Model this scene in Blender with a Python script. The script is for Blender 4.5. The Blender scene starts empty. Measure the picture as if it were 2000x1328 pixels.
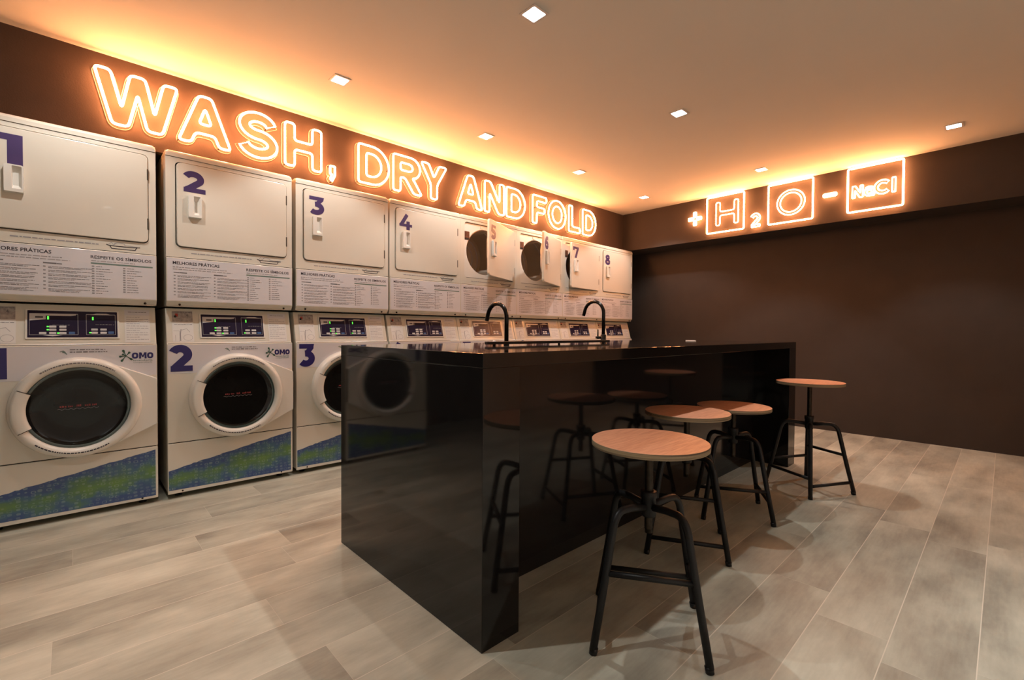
import bpy, bmesh, math, random
from mathutils import Vector, Matrix
random.seed(7)
PI = math.pi
C = bpy.context.scene.collection
SC = bpy.context.scene

# ------------------------------------------------------------------ camera
CAMP = Vector((-0.24537, -3.29617, 0.98400))
R2 = Vector((0.72731542, -0.68627897, 0.00578366))
U2 = Vector((0.00855834, 0.01749605, 0.9998103))
F2 = Vector((0.68624998, 0.72712795, -0.01859856))
cam = bpy.data.cameras.new('camera'); camo = bpy.data.objects.new('camera', cam); C.objects.link(camo)
cam.sensor_width = 36; cam.lens = 36 * 910.536 / 2000; cam.clip_start = 0.02
M = Matrix((R2, U2, -F2)).transposed().to_4x4(); M.translation = CAMP
camo.matrix_world = M
SC.camera = camo
# ------------------------------------------------------------------ world / exposure
w = bpy.data.worlds.new('world'); SC.world = w; w.use_nodes = True
w.node_tree.nodes['Background'].inputs[0].default_value = (0.05, 0.045, 0.04, 1)
w.node_tree.nodes['Background'].inputs[1].default_value = 0.2
SC.view_settings.view_transform = 'Standard'; SC.view_settings.look = 'None'
SC.view_settings.gamma = 1; SC.view_settings.use_curve_mapping = False
SC.view_settings.exposure = 0.0
SPOT_W = 60.0          # recessed spotlights
SPOT_COL = (1.0, 0.98, 0.94)
NEON_S = 62.0          # neon tubes
NEON_COL = (1.0, 0.37, 0.135)
ZC = 2.496             # ceiling height
DOWNLIGHTS = [(-0.21, -0.5), (0.945, -0.508), (2.102, -0.5), (3.261, -0.493), (4.431, -0.485),
              (-0.08, -1.73), (1.368, -1.726), (2.814, -1.72), (4.412, -1.713), (4.434, -3.009),
              (-1.4, -4.4), (0.1, -4.4), (1.6, -4.4)]  # this row: unseen fill spots, added to brighten the shaded floor by the stools

# ------------------------------------------------------------------ materials
def mat(name, col, rough=0.5, metal=0.0, spec=0.5, coat=0.0, emit=None, es=1.0, bump=None, vary=None):
    m = bpy.data.materials.new(name); m.use_nodes = True
    nt = m.node_tree; b = nt.nodes['Principled BSDF']
    b.inputs['Base Color'].default_value = (*col, 1); b.inputs['Roughness'].default_value = rough
    b.inputs['Metallic'].default_value = metal; b.inputs['Specular IOR Level'].default_value = spec
    b.inputs['Coat Weight'].default_value = coat; b.inputs['Coat Roughness'].default_value = 0.03
    if emit:
        b.inputs['Emission Color'].default_value = (*emit, 1); b.inputs['Emission Strength'].default_value = es
    tc = nt.nodes.new('ShaderNodeTexCoord')
    if vary:      # (scale, amount) slow tonal variation of the surface itself
        n = nt.nodes.new('ShaderNodeTexNoise'); n.inputs['Scale'].default_value = vary[0]; n.inputs['Detail'].default_value = 5
        nt.links.new(tc.outputs['Object'], n.inputs['Vector'])
        mr = nt.nodes.new('ShaderNodeMapRange'); mr.inputs[1].default_value = .3; mr.inputs[2].default_value = .7
        mr.inputs[3].default_value = 1 - vary[1]; mr.inputs[4].default_value = 1 + vary[1]
        nt.links.new(n.outputs['Fac'], mr.inputs[0])
        mx = nt.nodes.new('ShaderNodeVectorMath'); mx.operation = 'SCALE'; mx.inputs[0].default_value = col
        nt.links.new(mr.outputs[0], mx.inputs['Scale']); nt.links.new(mx.outputs[0], b.inputs['Base Color'])
    if bump:
        n = nt.nodes.new('ShaderNodeTexNoise'); n.inputs['Scale'].default_value = bump[0]; n.inputs['Detail'].default_value = 4
        nt.links.new(tc.outputs['Object'], n.inputs['Vector'])
        bp = nt.nodes.new('ShaderNodeBump'); bp.inputs['Strength'].default_value = bump[1]; bp.inputs['Distance'].default_value = 0.01
        nt.links.new(n.outputs['Fac'], bp.inputs['Height']); nt.links.new(bp.outputs[0], b.inputs['Normal'])
    return m
cream = mat('cream_enamel', (0.70, 0.665, 0.575), 0.28, coat=0.15, vary=(1.5, 0.02))
white_pl = mat('white_plastic', (0.78, 0.76, 0.70), 0.25, coat=0.2, vary=(3, 0.015))
vinyl = mat('pale_vinyl', (0.67, 0.66, 0.69), 0.35, vary=(4, 0.015))
paper = mat('paper', (0.74, 0.72, 0.69), 0.6, vary=(8, 0.03))
grey_print = mat('grey_print', (0.36, 0.33, 0.31), 0.6, vary=(60, 0.35))
seam_m = mat('seam_dark', (0.02, 0.016, 0.012), 0.8, vary=(5, .1))
ink = mat('dark_ink', (0.03, 0.025, 0.035), 0.6, vary=(9, .1))
ink_grey = mat('grey_ink', (0.17, 0.16, 0.17), 0.6, vary=(9, .1))
ink_soft = mat('soft_ink', (0.33, 0.32, 0.33), 0.6, vary=(9, .1))
navy = mat('navy_print', (0.022, 0.016, 0.13), 0.4, vary=(9, .05))
purple = mat('purple_print', (0.055, 0.032, 0.125), 0.4, vary=(9, .05))
teal_ink = mat('teal_ink', (0.16, 0.24, 0.21), 0.5, vary=(9, .1))
green_logo = mat('green_logo', (0.03, 0.09, 0.06), 0.5, vary=(20, .3))
blue_print = mat('blue_button', (0.05, 0.12, 0.30), 0.4, vary=(9, .1))
btn_white = mat('button_white', (0.62, 0.6, 0.6), 0.4, vary=(9, .05))
btn_red = mat('button_red', (0.45, 0.05, 0.03), 0.35, vary=(9, .1))
led = mat('green_led', (0.02, 0.3, 0.02), 0.4, emit=(0.12, 1.0, 0.08), es=1.6)
led_dim = mat('unlit_led', (0.16, 0.13, 0.12), 0.4, vary=(9, .1))
screen = mat('control_screen', (0.022, 0.016, 0.038), 0.2, spec=0.18, vary=(9, .1))
frame_grey = mat('screen_frame', (0.35, 0.34, 0.36), 0.35, metal=0.3, vary=(9, .1))
glass_dark = mat('dark_door_glass', (0.008, 0.0075, 0.007), 0.05, spec=0.32, vary=(4, .3))
glass_rim = mat('glass_rim', (0.05, 0.08, 0.075), 0.08, coat=1.0, vary=(9, .1))
red_print = mat('red_print', (0.22, 0.03, 0.03), 0.5, vary=(30, .4))
drum_m = mat('drum_steel', (0.62, 0.54, 0.44), 0.45, metal=0.25, bump=(30, .1))
rust_m = mat('brown_label', (0.10, 0.035, 0.018), 0.5, vary=(40, .6))
stone = mat('black_quartz', (0.0085, 0.0078, 0.0078), 0.06, spec=0.42, vary=(60, .25))
panel_m = mat('black_panel', (0.011, 0.011, 0.012), 0.07, spec=0.4, vary=(30, .2))
black_metal = mat('black_metal', (0.008, 0.008, 0.0085), 0.45, spec=0.35, vary=(25, .3), bump=(60, .05))
screw_m = mat('worn_steel', (0.035, 0.026, 0.018), 0.35, metal=0.8, vary=(50, .4))
tap_m = mat('black_tap', (0.022, 0.018, 0.015), 0.22, metal=0.6, vary=(20, .2))
ceil_m = mat('ceiling_paint', (0.68, 0.655, 0.58), 0.9, bump=(90, .03), vary=(2, .015))
wall_m = mat('dark_wall_paint', (0.044, 0.0335, 0.0275), 0.75, spec=0.3, bump=(140, .08), vary=(5, .07))
back_m = mat('dark_back_wall', (0.07, 0.06, 0.055), 0.8, vary=(3, .06))
glow_wall_m = mat('dark_wall_paint_neon_glow', (0.080, 0.054, 0.041), 0.75, spec=0.3, bump=(140, .08), vary=(5, .07))  # same dark wall paint, lightened and warmed: neon glow put into its colour
side_m = mat('pale_side_wall', (0.62, 0.62, 0.60), 0.8, bump=(140, .05), vary=(3, .06))
trim_w = mat('downlight_trim', (0.6, 0.58, 0.55), 0.4, vary=(9, .02))
lens_m = mat('downlight_lens', (1, 1, 1), 0.3, emit=(1.0, 0.95, 0.9), es=28)
neon_m = mat('neon_tube', (1, 0.8, 0.6), 0.3, emit=NEON_COL, es=NEON_S)
hinge_m = mat('hinge_metal', (0.10, 0.08, 0.06), 0.4, metal=0.6, vary=(9, .1))

backing_m = mat('pale_acrylic', (.30, .25, .21), .4, vary=(12, .05))

def wood_mat():
    m = bpy.data.materials.new('seat_plywood'); m.use_nodes = True; nt = m.node_tree; L = nt.links
    b = nt.nodes['Principled BSDF']; b.inputs['Roughness'].default_value = .42
    tc = nt.nodes.new('ShaderNodeTexCoord'); mp = nt.nodes.new('ShaderNodeMapping'); mp.inputs['Scale'].default_value = (3, 45, 3)
    L.new(tc.outputs['Object'], mp.inputs[0])
    n = nt.nodes.new('ShaderNodeTexNoise'); n.inputs['Scale'].default_value = 4; n.inputs['Detail'].default_value = 7; n.inputs['Distortion'].default_value = .6
    L.new(mp.outputs[0], n.inputs['Vector'])
    cr = nt.nodes.new('ShaderNodeValToRGB'); e = cr.color_ramp.elements
    e[0].position = .3; e[0].color = (.50, .20, .105, 1); e[1].position = .72; e[1].color = (.70, .33, .19, 1)
    L.new(n.outputs['Fac'], cr.inputs[0]); L.new(cr.outputs[0], b.inputs['Base Color'])
    return m
wood = wood_mat()
def ply_mat():
    m = bpy.data.materials.new('plywood_edge'); m.use_nodes = True; nt = m.node_tree; L = nt.links
    b = nt.nodes['Principled BSDF']; b.inputs['Roughness'].default_value = .55
    tc = nt.nodes.new('ShaderNodeTexCoord'); mp = nt.nodes.new('ShaderNodeMapping'); mp.inputs['Scale'].default_value = (2, 2, 260)
    L.new(tc.outputs['Object'], mp.inputs[0])
    n = nt.nodes.new('ShaderNodeTexNoise'); n.inputs['Scale'].default_value = 1.3
    L.new(mp.outputs[0], n.inputs['Vector'])
    cr = nt.nodes.new('ShaderNodeValToRGB'); e = cr.color_ramp.elements
    e[0].position = .35; e[0].color = (.09, .055, .03, 1); e[1].position = .6; e[1].color = (.36, .27, .16, 1)
    L.new(n.outputs['Fac'], cr.inputs[0]); L.new(cr.outputs[0], b.inputs['Base Color'])
    return m
ply = ply_mat()

def floor_mat():
    m = bpy.data.materials.new('porcelain_planks'); m.use_nodes = True; nt = m.node_tree; L = nt.links
    b = nt.nodes['Principled BSDF']
    tc = nt.nodes.new('ShaderNodeTexCoord'); sp = nt.nodes.new('ShaderNodeSeparateXYZ'); L.new(tc.outputs['Object'], sp.inputs[0])
    def mth(op, a, bb=None, c=None):
        n = nt.nodes.new('ShaderNodeMath'); n.operation = op
        for i, v in enumerate((a, bb, c)):
            if v is None: continue
            if isinstance(v, (int, float)): n.inputs[i].default_value = v
            else: L.new(v, n.inputs[i])
        return n.outputs[0]
    W, LN = 0.2, 1.2
    ry = mth('DIVIDE', mth('ADD', sp.outputs['Y'], 10.055), W)
    row = mth('FLOOR', ry); fy = mth('FRACT', ry)
    wn = nt.nodes.new('ShaderNodeTexWhiteNoise'); wn.noise_dimensions = '1D'; L.new(row, wn.inputs['W'])
    rx = mth('ADD', mth('DIVIDE', mth('ADD', sp.outputs['X'], 20), LN), mth('MULTIPLY', wn.outputs['Value'], 7.3))
    col = mth('FLOOR', rx); fx = mth('FRACT', rx)
    cb = nt.nodes.new('ShaderNodeCombineXYZ'); L.new(row, cb.inputs[0]); L.new(col, cb.inputs[1])
    w2 = nt.nodes.new('ShaderNodeTexWhiteNoise'); w2.noise_dimensions = '3D'; L.new(cb.outputs[0], w2.inputs['Vector'])
    # cement-like cloud, different for every plank
    off = nt.nodes.new('ShaderNodeVectorMath'); off.operation = 'SCALE'; off.inputs['Scale'].default_value = 13
    L.new(w2.outputs['Color'], off.inputs[0])
    ad = nt.nodes.new('ShaderNodeVectorMath'); ad.operation = 'ADD'; L.new(tc.outputs['Object'], ad.inputs[0]); L.new(off.outputs[0], ad.inputs[1])
    mp = nt.nodes.new('ShaderNodeMapping'); mp.inputs['Scale'].default_value = (1.0, 2.4, 1); L.new(ad.outputs[0], mp.inputs[0])
    n1 = nt.nodes.new('ShaderNodeTexNoise'); n1.inputs['Scale'].default_value = 2.2; n1.inputs['Detail'].default_value = 7; n1.inputs['Roughness'].default_value = .6
    L.new(mp.outputs[0], n1.inputs['Vector'])
    mp2 = nt.nodes.new('ShaderNodeMapping'); mp2.inputs['Scale'].default_value = (3, 30, 1); L.new(ad.outputs[0], mp2.inputs[0])
    n2 = nt.nodes.new('ShaderNodeTexNoise'); n2.inputs['Scale'].default_value = 3; n2.inputs['Detail'].default_value = 5; L.new(mp2.outputs[0], n2.inputs['Vector'])
    v = mth('ADD', mth('MULTIPLY', n1.outputs['Fac'], .87), mth('MULTIPLY', n2.outputs['Fac'], .13))
    v = mth('ADD', v, mth('MULTIPLY', mth('SUBTRACT', w2.outputs['Value'], .5), .17))
    cr = nt.nodes.new('ShaderNodeValToRGB'); e = cr.color_ramp.elements
    e[0].position = .27; e[0].color = (.205, .192, .155, 1); e[1].position = .75; e[1].color = (.53, .52, .425, 1)
    mid = cr.color_ramp.elements.new(.5); mid.color = (.365, .355, .287, 1)
    L.new(v, cr.inputs[0])
    # grout
    def edge(f, wd, period):
        d = mth('MULTIPLY', mth('MINIMUM', f, mth('SUBTRACT', 1.0, f)), period)
        return mth('LESS_THAN', d, wd)
    gl = mth('MAXIMUM', edge(fy, .0014, W), edge(fx, .0004, LN))
    mx = nt.nodes.new('ShaderNodeMix'); mx.data_type = 'RGBA'; L.new(gl, mx.inputs[0]); L.new(cr.outputs[0], mx.inputs[6])
    mx.inputs[7].default_value = (.56, .52, .43, 1)
    L.new(mx.outputs[2], b.inputs['Base Color'])
    mr = nt.nodes.new('ShaderNodeMapRange'); mr.inputs[3].default_value = .38; mr.inputs[4].default_value = .58
    L.new(n1.outputs['Fac'], mr.inputs[0]); L.new(mr.outputs[0], b.inputs['Roughness'])
    b.inputs['Specular IOR Level'].default_value = .35
    bp = nt.nodes.new('ShaderNodeBump'); bp.inputs['Strength'].default_value = .15; bp.inputs['Distance'].default_value = .002
    L.new(mth('SUBTRACT', n2.outputs['Fac'], mth('MULTIPLY', gl, .8)), bp.inputs['Height']); L.new(bp.outputs[0], b.inputs['Normal'])
    return m

def wrap_mat():
    m = bpy.data.materials.new('printed_wrap'); m.use_nodes = True; nt = m.node_tree; L = nt.links
    b = nt.nodes['Principled BSDF']; b.inputs['Roughness'].default_value = .35
    tc = nt.nodes.new('ShaderNodeTexCoord')
    def mth(op, a, bb=None, c=None):
        n = nt.nodes.new('ShaderNodeMath'); n.operation = op
        for i, v in enumerate((a, bb, c)):
            if v is None: continue
            if isinstance(v, (int, float)): n.inputs[i].default_value = v
            else: L.new(v, n.inputs[i])
        return n.outputs[0]
    sp = nt.nodes.new('ShaderNodeSeparateXYZ'); L.new(tc.outputs['Object'], sp.inputs[0])
    n = nt.nodes.new('ShaderNodeTexNoise'); n.inputs['Scale'].default_value = 9; n.inputs['Detail'].default_value = 4; L.new(tc.outputs['Object'], n.inputs['Vector'])
    sn = nt.nodes.new('ShaderNodeVectorMath'); sn.operation = 'SNAP'; sn.inputs[1].default_value = (.024, .024, .024); L.new(tc.outputs['Object'], sn.inputs[0])
    wn = nt.nodes.new('ShaderNodeTexWhiteNoise'); L.new(sn.outputs[0], wn.inputs['Vector'])
    top = mth('MULTIPLY_ADD', sp.outputs['X'], .205, .166)
    fr = mth('DIVIDE', mth('SUBTRACT', sp.outputs['Z'], .045), mth('SUBTRACT', top, .045))       # 0 at the foot of the print, 1 at its slanting edge
    band = mth('SUBTRACT', 1.0, mth('MULTIPLY', mth('ABSOLUTE', mth('SUBTRACT', fr, .50)), 1.9))
    v = mth('ADD', mth('MULTIPLY', band, .55), mth('MULTIPLY', mth('SUBTRACT', n.outputs['Fac'], .5), 1.1))
    v = mth('ADD', v, mth('MULTIPLY', mth('SUBTRACT', wn.outputs['Value'], .5), .10))
    cr = nt.nodes.new('ShaderNodeValToRGB'); e = cr.color_ramp.elements
    e[0].position = .10; e[0].color = (.045, .085, .215, 1); e[1].position = .62; e[1].color = (.125, .235, .06, 1)
    x = cr.color_ramp.elements.new(.28); x.color = (.06, .135, .20, 1)
    x = cr.color_ramp.elements.new(.42); x.color = (.085, .18, .105, 1)
    L.new(v, cr.inputs[0])
    mp = nt.nodes.new('ShaderNodeMapping'); mp.inputs['Scale'].default_value = (38, 38, 52); L.new(tc.outputs['Object'], mp.inputs[0])
    vo = nt.nodes.new('ShaderNodeTexVoronoi'); vo.inputs['Scale'].default_value = 1; vo.inputs['Randomness'].default_value = .25; vo.distance = 'MINKOWSKI'; vo.inputs['Exponent'].default_value = 3
    L.new(mp.outputs[0], vo.inputs['Vector'])
    ring = mth('MULTIPLY', mth('COMPARE', vo.outputs['Distance'], .34, .055), mth('MULTIPLY_ADD', wn.outputs['Value'], .35, .08))
    mx = nt.nodes.new('ShaderNodeMix'); mx.data_type = 'RGBA'; L.new(ring, mx.inputs[0]); L.new(cr.outputs[0], mx.inputs[6])
    mx.inputs[7].default_value = (.30, .40, .38, 1); L.new(mx.outputs[2], b.inputs['Base Color'])
    return m
wrap_m = wrap_mat(); floor_m = floor_mat()

# ------------------------------------------------------------------ mesh helpers
class MB:
    def __init__(s): s.bm = bmesh.new(); s.mats = []; s.cur = 0; s.smooth = False
    def m(s, mt):
        if mt not in s.mats: s.mats.append(mt)
        s.cur = s.mats.index(mt); return s
    def face(s, pts, smooth=None):
        vs = [s.bm.verts.new(p) for p in pts]
        return s.fv(vs, smooth)
    def fv(s, vs, smooth=None):
        try: f = s.bm.faces.new(vs)
        except ValueError: return None
        f.material_index = s.cur; f.smooth = s.smooth if smooth is None else smooth; return f
    def box(s, x0, x1, y0, y1, z0, z1, bev=0, seg=2):
        b2 = bmesh.new()
        r = bmesh.ops.create_cube(b2, size=1)
        for v in b2.verts: v.co = ((x0 + x1) / 2 + v.co.x * (x1 - x0), (y0 + y1) / 2 + v.co.y * (y1 - y0), (z0 + z1) / 2 + v.co.z * (z1 - z0))
        if bev: bmesh.ops.bevel(b2, geom=b2.edges[:], offset=bev, segments=seg, affect='EDGES', profile=.5)
        s.join(b2, bev > 0)
        return s
    def join(s, b2, smooth=False):
        mp = {}
        for v in b2.verts: mp[v] = s.bm.verts.new(v.co)
        for f in b2.faces: s.fv([mp[v] for v in f.verts], smooth and len(f.verts) <= 4 and f.calc_area() < 1e9 and False)
        b2.free()
    def prism(s, prof, x0, x1, bev=0):     # prof: list of (y, z), extruded along x
        b2 = bmesh.new()
        a = [b2.verts.new((x0, y, z)) for y, z in prof]; b = [b2.verts.new((x1, y, z)) for y, z in prof]
        n = len(prof); b2.faces.new(a); b2.faces.new(b[::-1])
        for i in range(n): b2.faces.new((a[i], b[i], b[(i + 1) % n], a[(i + 1) % n]))
        bmesh.ops.recalc_face_normals(b2, faces=b2.faces[:])
        if bev: bmesh.ops.bevel(b2, geom=b2.edges[:], offset=bev, segments=3, affect='EDGES', profile=.5)
        s.join(b2); return s
    def slab(s, loop, y0, y1, bev=0):      # loop: (x, z) outline in the front plane, from y0 (front) to y1
        b2 = bmesh.new()
        a = [b2.verts.new((x, y0, z)) for x, z in loop]; b = [b2.verts.new((x, y1, z)) for x, z in loop]
        n = len(loop); fa = b2.faces.new(a); b2.faces.new(b[::-1])
        for i in range(n): b2.faces.new((a[i], b[i], b[(i + 1) % n], a[(i + 1) % n]))
        bmesh.ops.recalc_face_normals(b2, faces=b2.faces[:])
        if bev:
            bmesh.ops.bevel(b2, geom=[e for e in fa.edges], offset=bev, segments=3, affect='EDGES', profile=.5)
        s.join(b2); return s
    def flat(s, loop, y):                  # printed shape lying on a front face
        s.face([(x, y, z) for x, z in loop], False); return s
    def ribbon(s, pts, wd, y):
        n = len(pts); L = []; R = []
        for i in range(n):
            d = []
            if i > 0: d.append(Vector((pts[i][0] - pts[i-1][0], pts[i][1] - pts[i-1][1])).normalized())
            if i < n - 1: d.append(Vector((pts[i+1][0] - pts[i][0], pts[i+1][1] - pts[i][1])).normalized())
            t = sum(d, Vector((0, 0)))
            t = t.normalized() if t.length > 1e-6 else d[0]
            k = 1 / max(.4, t.dot(d[0])); nn = Vector((-t.y, t.x)) * wd / 2 * k
            L.append((pts[i][0] + nn.x, pts[i][1] + nn.y)); R.append((pts[i][0] - nn.x, pts[i][1] - nn.y))
        for i in range(n - 1): s.flat([L[i], R[i], R[i+1], L[i+1]], y)
        return s
    def rect(s, x0, x1, z0, z1, y): return s.flat([(x0, z0), (x1, z0), (x1, z1), (x0, z1)], y)
    def tube(s, pts, r, closed=False, seg=10, caps=True):
        P = [Vector(p) for p in pts]; n = len(P); rr = r if isinstance(r, (list, tuple)) else [r] * n
        T = []
        for i in range(n):
            a = P[(i - 1) % n] if (closed or i > 0) else P[i]; b = P[(i + 1) % n] if (closed or i < n - 1) else P[i]
            d1 = (P[i] - a); d2 = (b - P[i])
            t = (d1.normalized() if d1.length > 1e-9 else Vector()) + (d2.normalized() if d2.length > 1e-9 else Vector())
            T.append(t.normalized())
        up = Vector((0, 0, 1)) if abs(T[0].z) < .9 else Vector((1, 0, 0))
        N = (up - T[0] * up.dot(T[0])).normalized(); rings = []
        for i in range(n):
            if i: N = (N - T[i] * N.dot(T[i])).normalized()
            B = T[i].cross(N)
            rings.append([s.bm.verts.new(P[i] + (N * math.cos(2*PI*k/seg) + B * math.sin(2*PI*k/seg)) * rr[i]) for k in range(seg)])
        sh = 0
        if closed:
            best = 1e9
            for k in range(seg):
                d = (rings[-1][0].co - rings[0][k].co).length
                if d < best: best = d; sh = k
        for i in range(n if closed else n - 1):
            A = rings[i]; Bq = rings[(i + 1) % n]; o = sh if (closed and i == n - 1) else 0
            for k in range(seg): s.fv((A[k], A[(k+1) % seg], Bq[(k+1+o) % seg], Bq[(k+o) % seg]), True)
        if caps and not closed: s.fv(rings[0][::-1], False); s.fv(rings[-1], False)
        return s
    def lathe(s, prof, cx, cy, cz, axis='z', seg=48, a0=0, a1=2*PI, smooth=True):   # prof (r, h)
        full = abs(a1 - a0 - 2*PI) < 1e-6; n = seg if full else seg + 1; rings = []
        for r, h in prof:
            ring = []
            for k in range(n):
                t = a0 + (a1 - a0) * k / seg
                if axis == 'z': p = (cx + r*math.cos(t), cy + r*math.sin(t), cz + h)
                else: p = (cx + r*math.cos(t), cy + h, cz + r*math.sin(t))
                ring.append(s.bm.verts.new(p))
            rings.append(ring)
        for i in range(len(rings) - 1):
            for k in range(n if full else n - 1):
                s.fv((rings[i][k], rings[i][(k+1) % n], rings[i+1][(k+1) % n], rings[i+1][k]), smooth)
        return s
    def disc(s, r, cx, cy, cz, axis='z', seg=48):
        if axis == 'z': s.face([(cx + r*math.cos(2*PI*k/seg), cy + r*math.sin(2*PI*k/seg), cz) for k in range(seg)], False)
        else: s.face([(cx + r*math.cos(2*PI*k/seg), cy, cz + r*math.sin(2*PI*k/seg)) for k in range(seg)], False)
        return s
    def text(s, body, x, z, y, h, wd=None, off=0.0):
        cu = bpy.data.curves.new('lettering', 'FONT'); cu.body = body; cu.size = 1; cu.offset = off; cu.resolution_u = 2
        o = bpy.data.objects.new('lettering_tmp', cu); C.objects.link(o)
        dg = bpy.context.evaluated_depsgraph_get(); me = bpy.data.meshes.new_from_object(o.evaluated_get(dg))
        bpy.data.objects.remove(o); bpy.data.curves.remove(cu)
        xs = [v.co.x for v in me.vertices]; ys = [v.co.y for v in me.vertices]
        x0, x1, y0 = min(xs), max(xs), 0.0; k = h / 0.7
        kx = (wd / (x1 - x0)) if wd else k
        vs = [s.bm.verts.new((x + (v.co.x - x0) * kx, y, z + (v.co.y - y0) * k)) for v in me.vertices]
        for p in me.polygons: s.fv([vs[i] for i in p.vertices], False)
        bpy.data.meshes.remove(me); return s
    def mesh(s, name, default=None):
        me = bpy.data.meshes.new(name); s.bm.to_mesh(me); s.bm.free()
        for mt in (s.mats or [default]): me.materials.append(mt)
        return me
def plate(mb, loops, y0, y1):
    """flat plate with holes: outlines in (x, z), front face y0, back y1"""
    cu = bpy.data.curves.new('plate', 'CURVE'); cu.dimensions = '2D'; cu.fill_mode = 'BOTH'; cu.extrude = (y1 - y0) / 2
    for lp in loops:
        sp = cu.splines.new('POLY'); sp.points.add(len(lp) - 1); sp.use_cyclic_u = True
        for i, (a, b) in enumerate(lp): sp.points[i].co = (a, b, 0, 1)
    o = bpy.data.objects.new('plate_tmp', cu); C.objects.link(o)
    dg = bpy.context.evaluated_depsgraph_get(); me = bpy.data.meshes.new_from_object(o.evaluated_get(dg))
    bpy.data.objects.remove(o); bpy.data.curves.remove(cu)
    vs = [mb.bm.verts.new((v.co.x, (y0 + y1) / 2 - v.co.z, v.co.y)) for v in me.vertices]
    for p in me.polygons: mb.fv([vs[i] for i in p.vertices], False)
    bpy.data.meshes.remove(me)
def rrect(x0, x1, z0, z1, r, n=6):
    o = []
    for cx, cz, a in ((x1 - r, z0 + r, -90), (x1 - r, z1 - r, 0), (x0 + r, z1 - r, 90), (x0 + r, z0 + r, 180)):
        for k in range(n + 1):
            t = math.radians(a + 90 * k / n); o.append((cx + r*math.cos(t), cz + r*math.sin(t)))
    return o
def circ(cx, cz, r, n=64, rz=None):
    return [(cx + r*math.cos(2*PI*k/n), cz + (rz or r)*math.sin(2*PI*k/n)) for k in range(n)]
def arc(cx, cz, rx, rz, a0, a1, n=16):
    return [(cx + rx*math.cos(math.radians(a0 + (a1-a0)*k/n)), cz + rz*math.sin(math.radians(a0 + (a1-a0)*k/n))) for k in range(n + 1)]
def obj(name, me, parent=None, loc=(0, 0, 0), rot=(0, 0, 0)):
    o = bpy.data.objects.new(name, me); C.objects.link(o); o.location = loc; o.rotation_euler = rot
    if parent: o.parent = parent
    return o
def tag(o, label=None, cat=None, group=None, kind=None):
    if label: o['label'] = label
    if cat: o['category'] = cat
    if group: o['group'] = group
    if kind: o['kind'] = kind
    return o
def thing(name, label, cat, loc=(0, 0, 0), rz=0, group=None):
    o = obj(name, None, None, loc, (0, 0, rz)); return tag(o, label, cat, group)
def dashes(mb, x0, x1, z, h, y, word=.018, gap=.004):
    x = x0
    while x < x1 - .002:
        w_ = word * random.uniform(.35, 1.3); e = min(x + w_, x1)
        mb.rect(x, e, z + random.uniform(0, h*.15), z + h * random.uniform(.7, 1), y); x = e + gap * random.uniform(.6, 1.2)

# ------------------------------------------------------------------ room
XF, YW, ZB = 4.957, 0.137, 2.024        # fascia planes and their lower edge
XL, YL = 5.31, 0.80                     # lower wall planes
XB, YR = -3.0, -4.8
def struct(name, mb): return tag(obj(name, mb.mesh(name)), kind='structure')
b = MB().m(floor_m); b.box(XB, XL, YR, YL, -.1, 0); struct('floor', b)
b = MB().m(ceil_m); b.box(XB, XF + .3, YR, YW + .3, ZC, ZC + .1); struct('ceiling', b)
b = MB().m(glow_wall_m); b.box(XB, XL + .1, YL, YL + .1, 0, ZC); b.box(XB, XF, YW, YL, ZB, ZC); struct('wall_left', b)
b = MB().m(wall_m); b.box(XL, XL + .1, YR, YL, 0, ZC); b.box(XF, XL, YR, YL, ZB, ZC); struct('wall_far', b)
b = MB().m(side_m); b.box(XB, XL + .1, YR - .1, YR, 0, ZC); struct('wall_right', b)
b = MB().m(back_m); b.box(XB - .1, XB, YR - .1, YL + .1, 0, ZC); struct('wall_back', b)

# ------------------------------------------------------------------ recessed spotlights
def downlights():
    fb = MB().m(trim_w); plate(fb, [rrect(-.052, .052, -.052, .052, .006, 2), rrect(-.040, .040, -.040, .040, .004, 2)], -.004, 0)
    fm = fb.mesh('trim')
    lb = MB().m(lens_m); lb.flat(rrect(-.040, .040, -.040, .040, .004, 2), -.0015); lm = lb.mesh('lens')
    where = {0: 'outside the left of the picture', 1: 'leftmost of the row above the machines, by WASH',
             2: 'above the machines, near the word AND', 3: 'above the machines, near the word FOLD',
             4: 'the one closest to the corner where both neon signs meet', 5: 'over the near left floor, outside the picture',
             6: 'large one at the top edge of the picture', 7: 'above the far half of the island, alone in mid ceiling',
             8: 'above the square with the letter H of the far wall sign', 9: 'rightmost one, above the NaCl sign', 10: 'added out of view as fill off the side wall behind the camera, leftmost', 11: 'added out of view as fill off the side wall behind the camera, second',
             12: 'added out of view as fill off the side wall behind the camera, third'}
    for i, (x, y) in enumerate(DOWNLIGHTS):
        t = thing('downlight', 'square recessed ceiling spotlight, ' + where[i], 'ceiling light', (x, y, ZC), 0, 'recessed ceiling spotlights')
        obj('trim_ring', fm, t, (0, 0, 0), (-PI/2 + PI, 0, 0)); obj('lens', lm, t, (0, 0, 0), (PI/2, 0, 0))
        ld = bpy.data.lights.new('spot', 'SPOT'); ld.energy = SPOT_W; ld.color = SPOT_COL; ld.spot_size = math.radians(112 if y > -1 else 84 if y > -4 else 80); ld.spot_blend = .35 if y > -4 else .8
        if x > 4 and y < -1: ld.energy = 40
        if y > -1: ld.energy = 27
        if y < -4: ld.energy = 200; ld.color = (.96, .99, 1.0)
        ld.shadow_soft_size = .014
        obj('spot_lamp', ld, t, (0, 0, -.02))
downlights()

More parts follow.
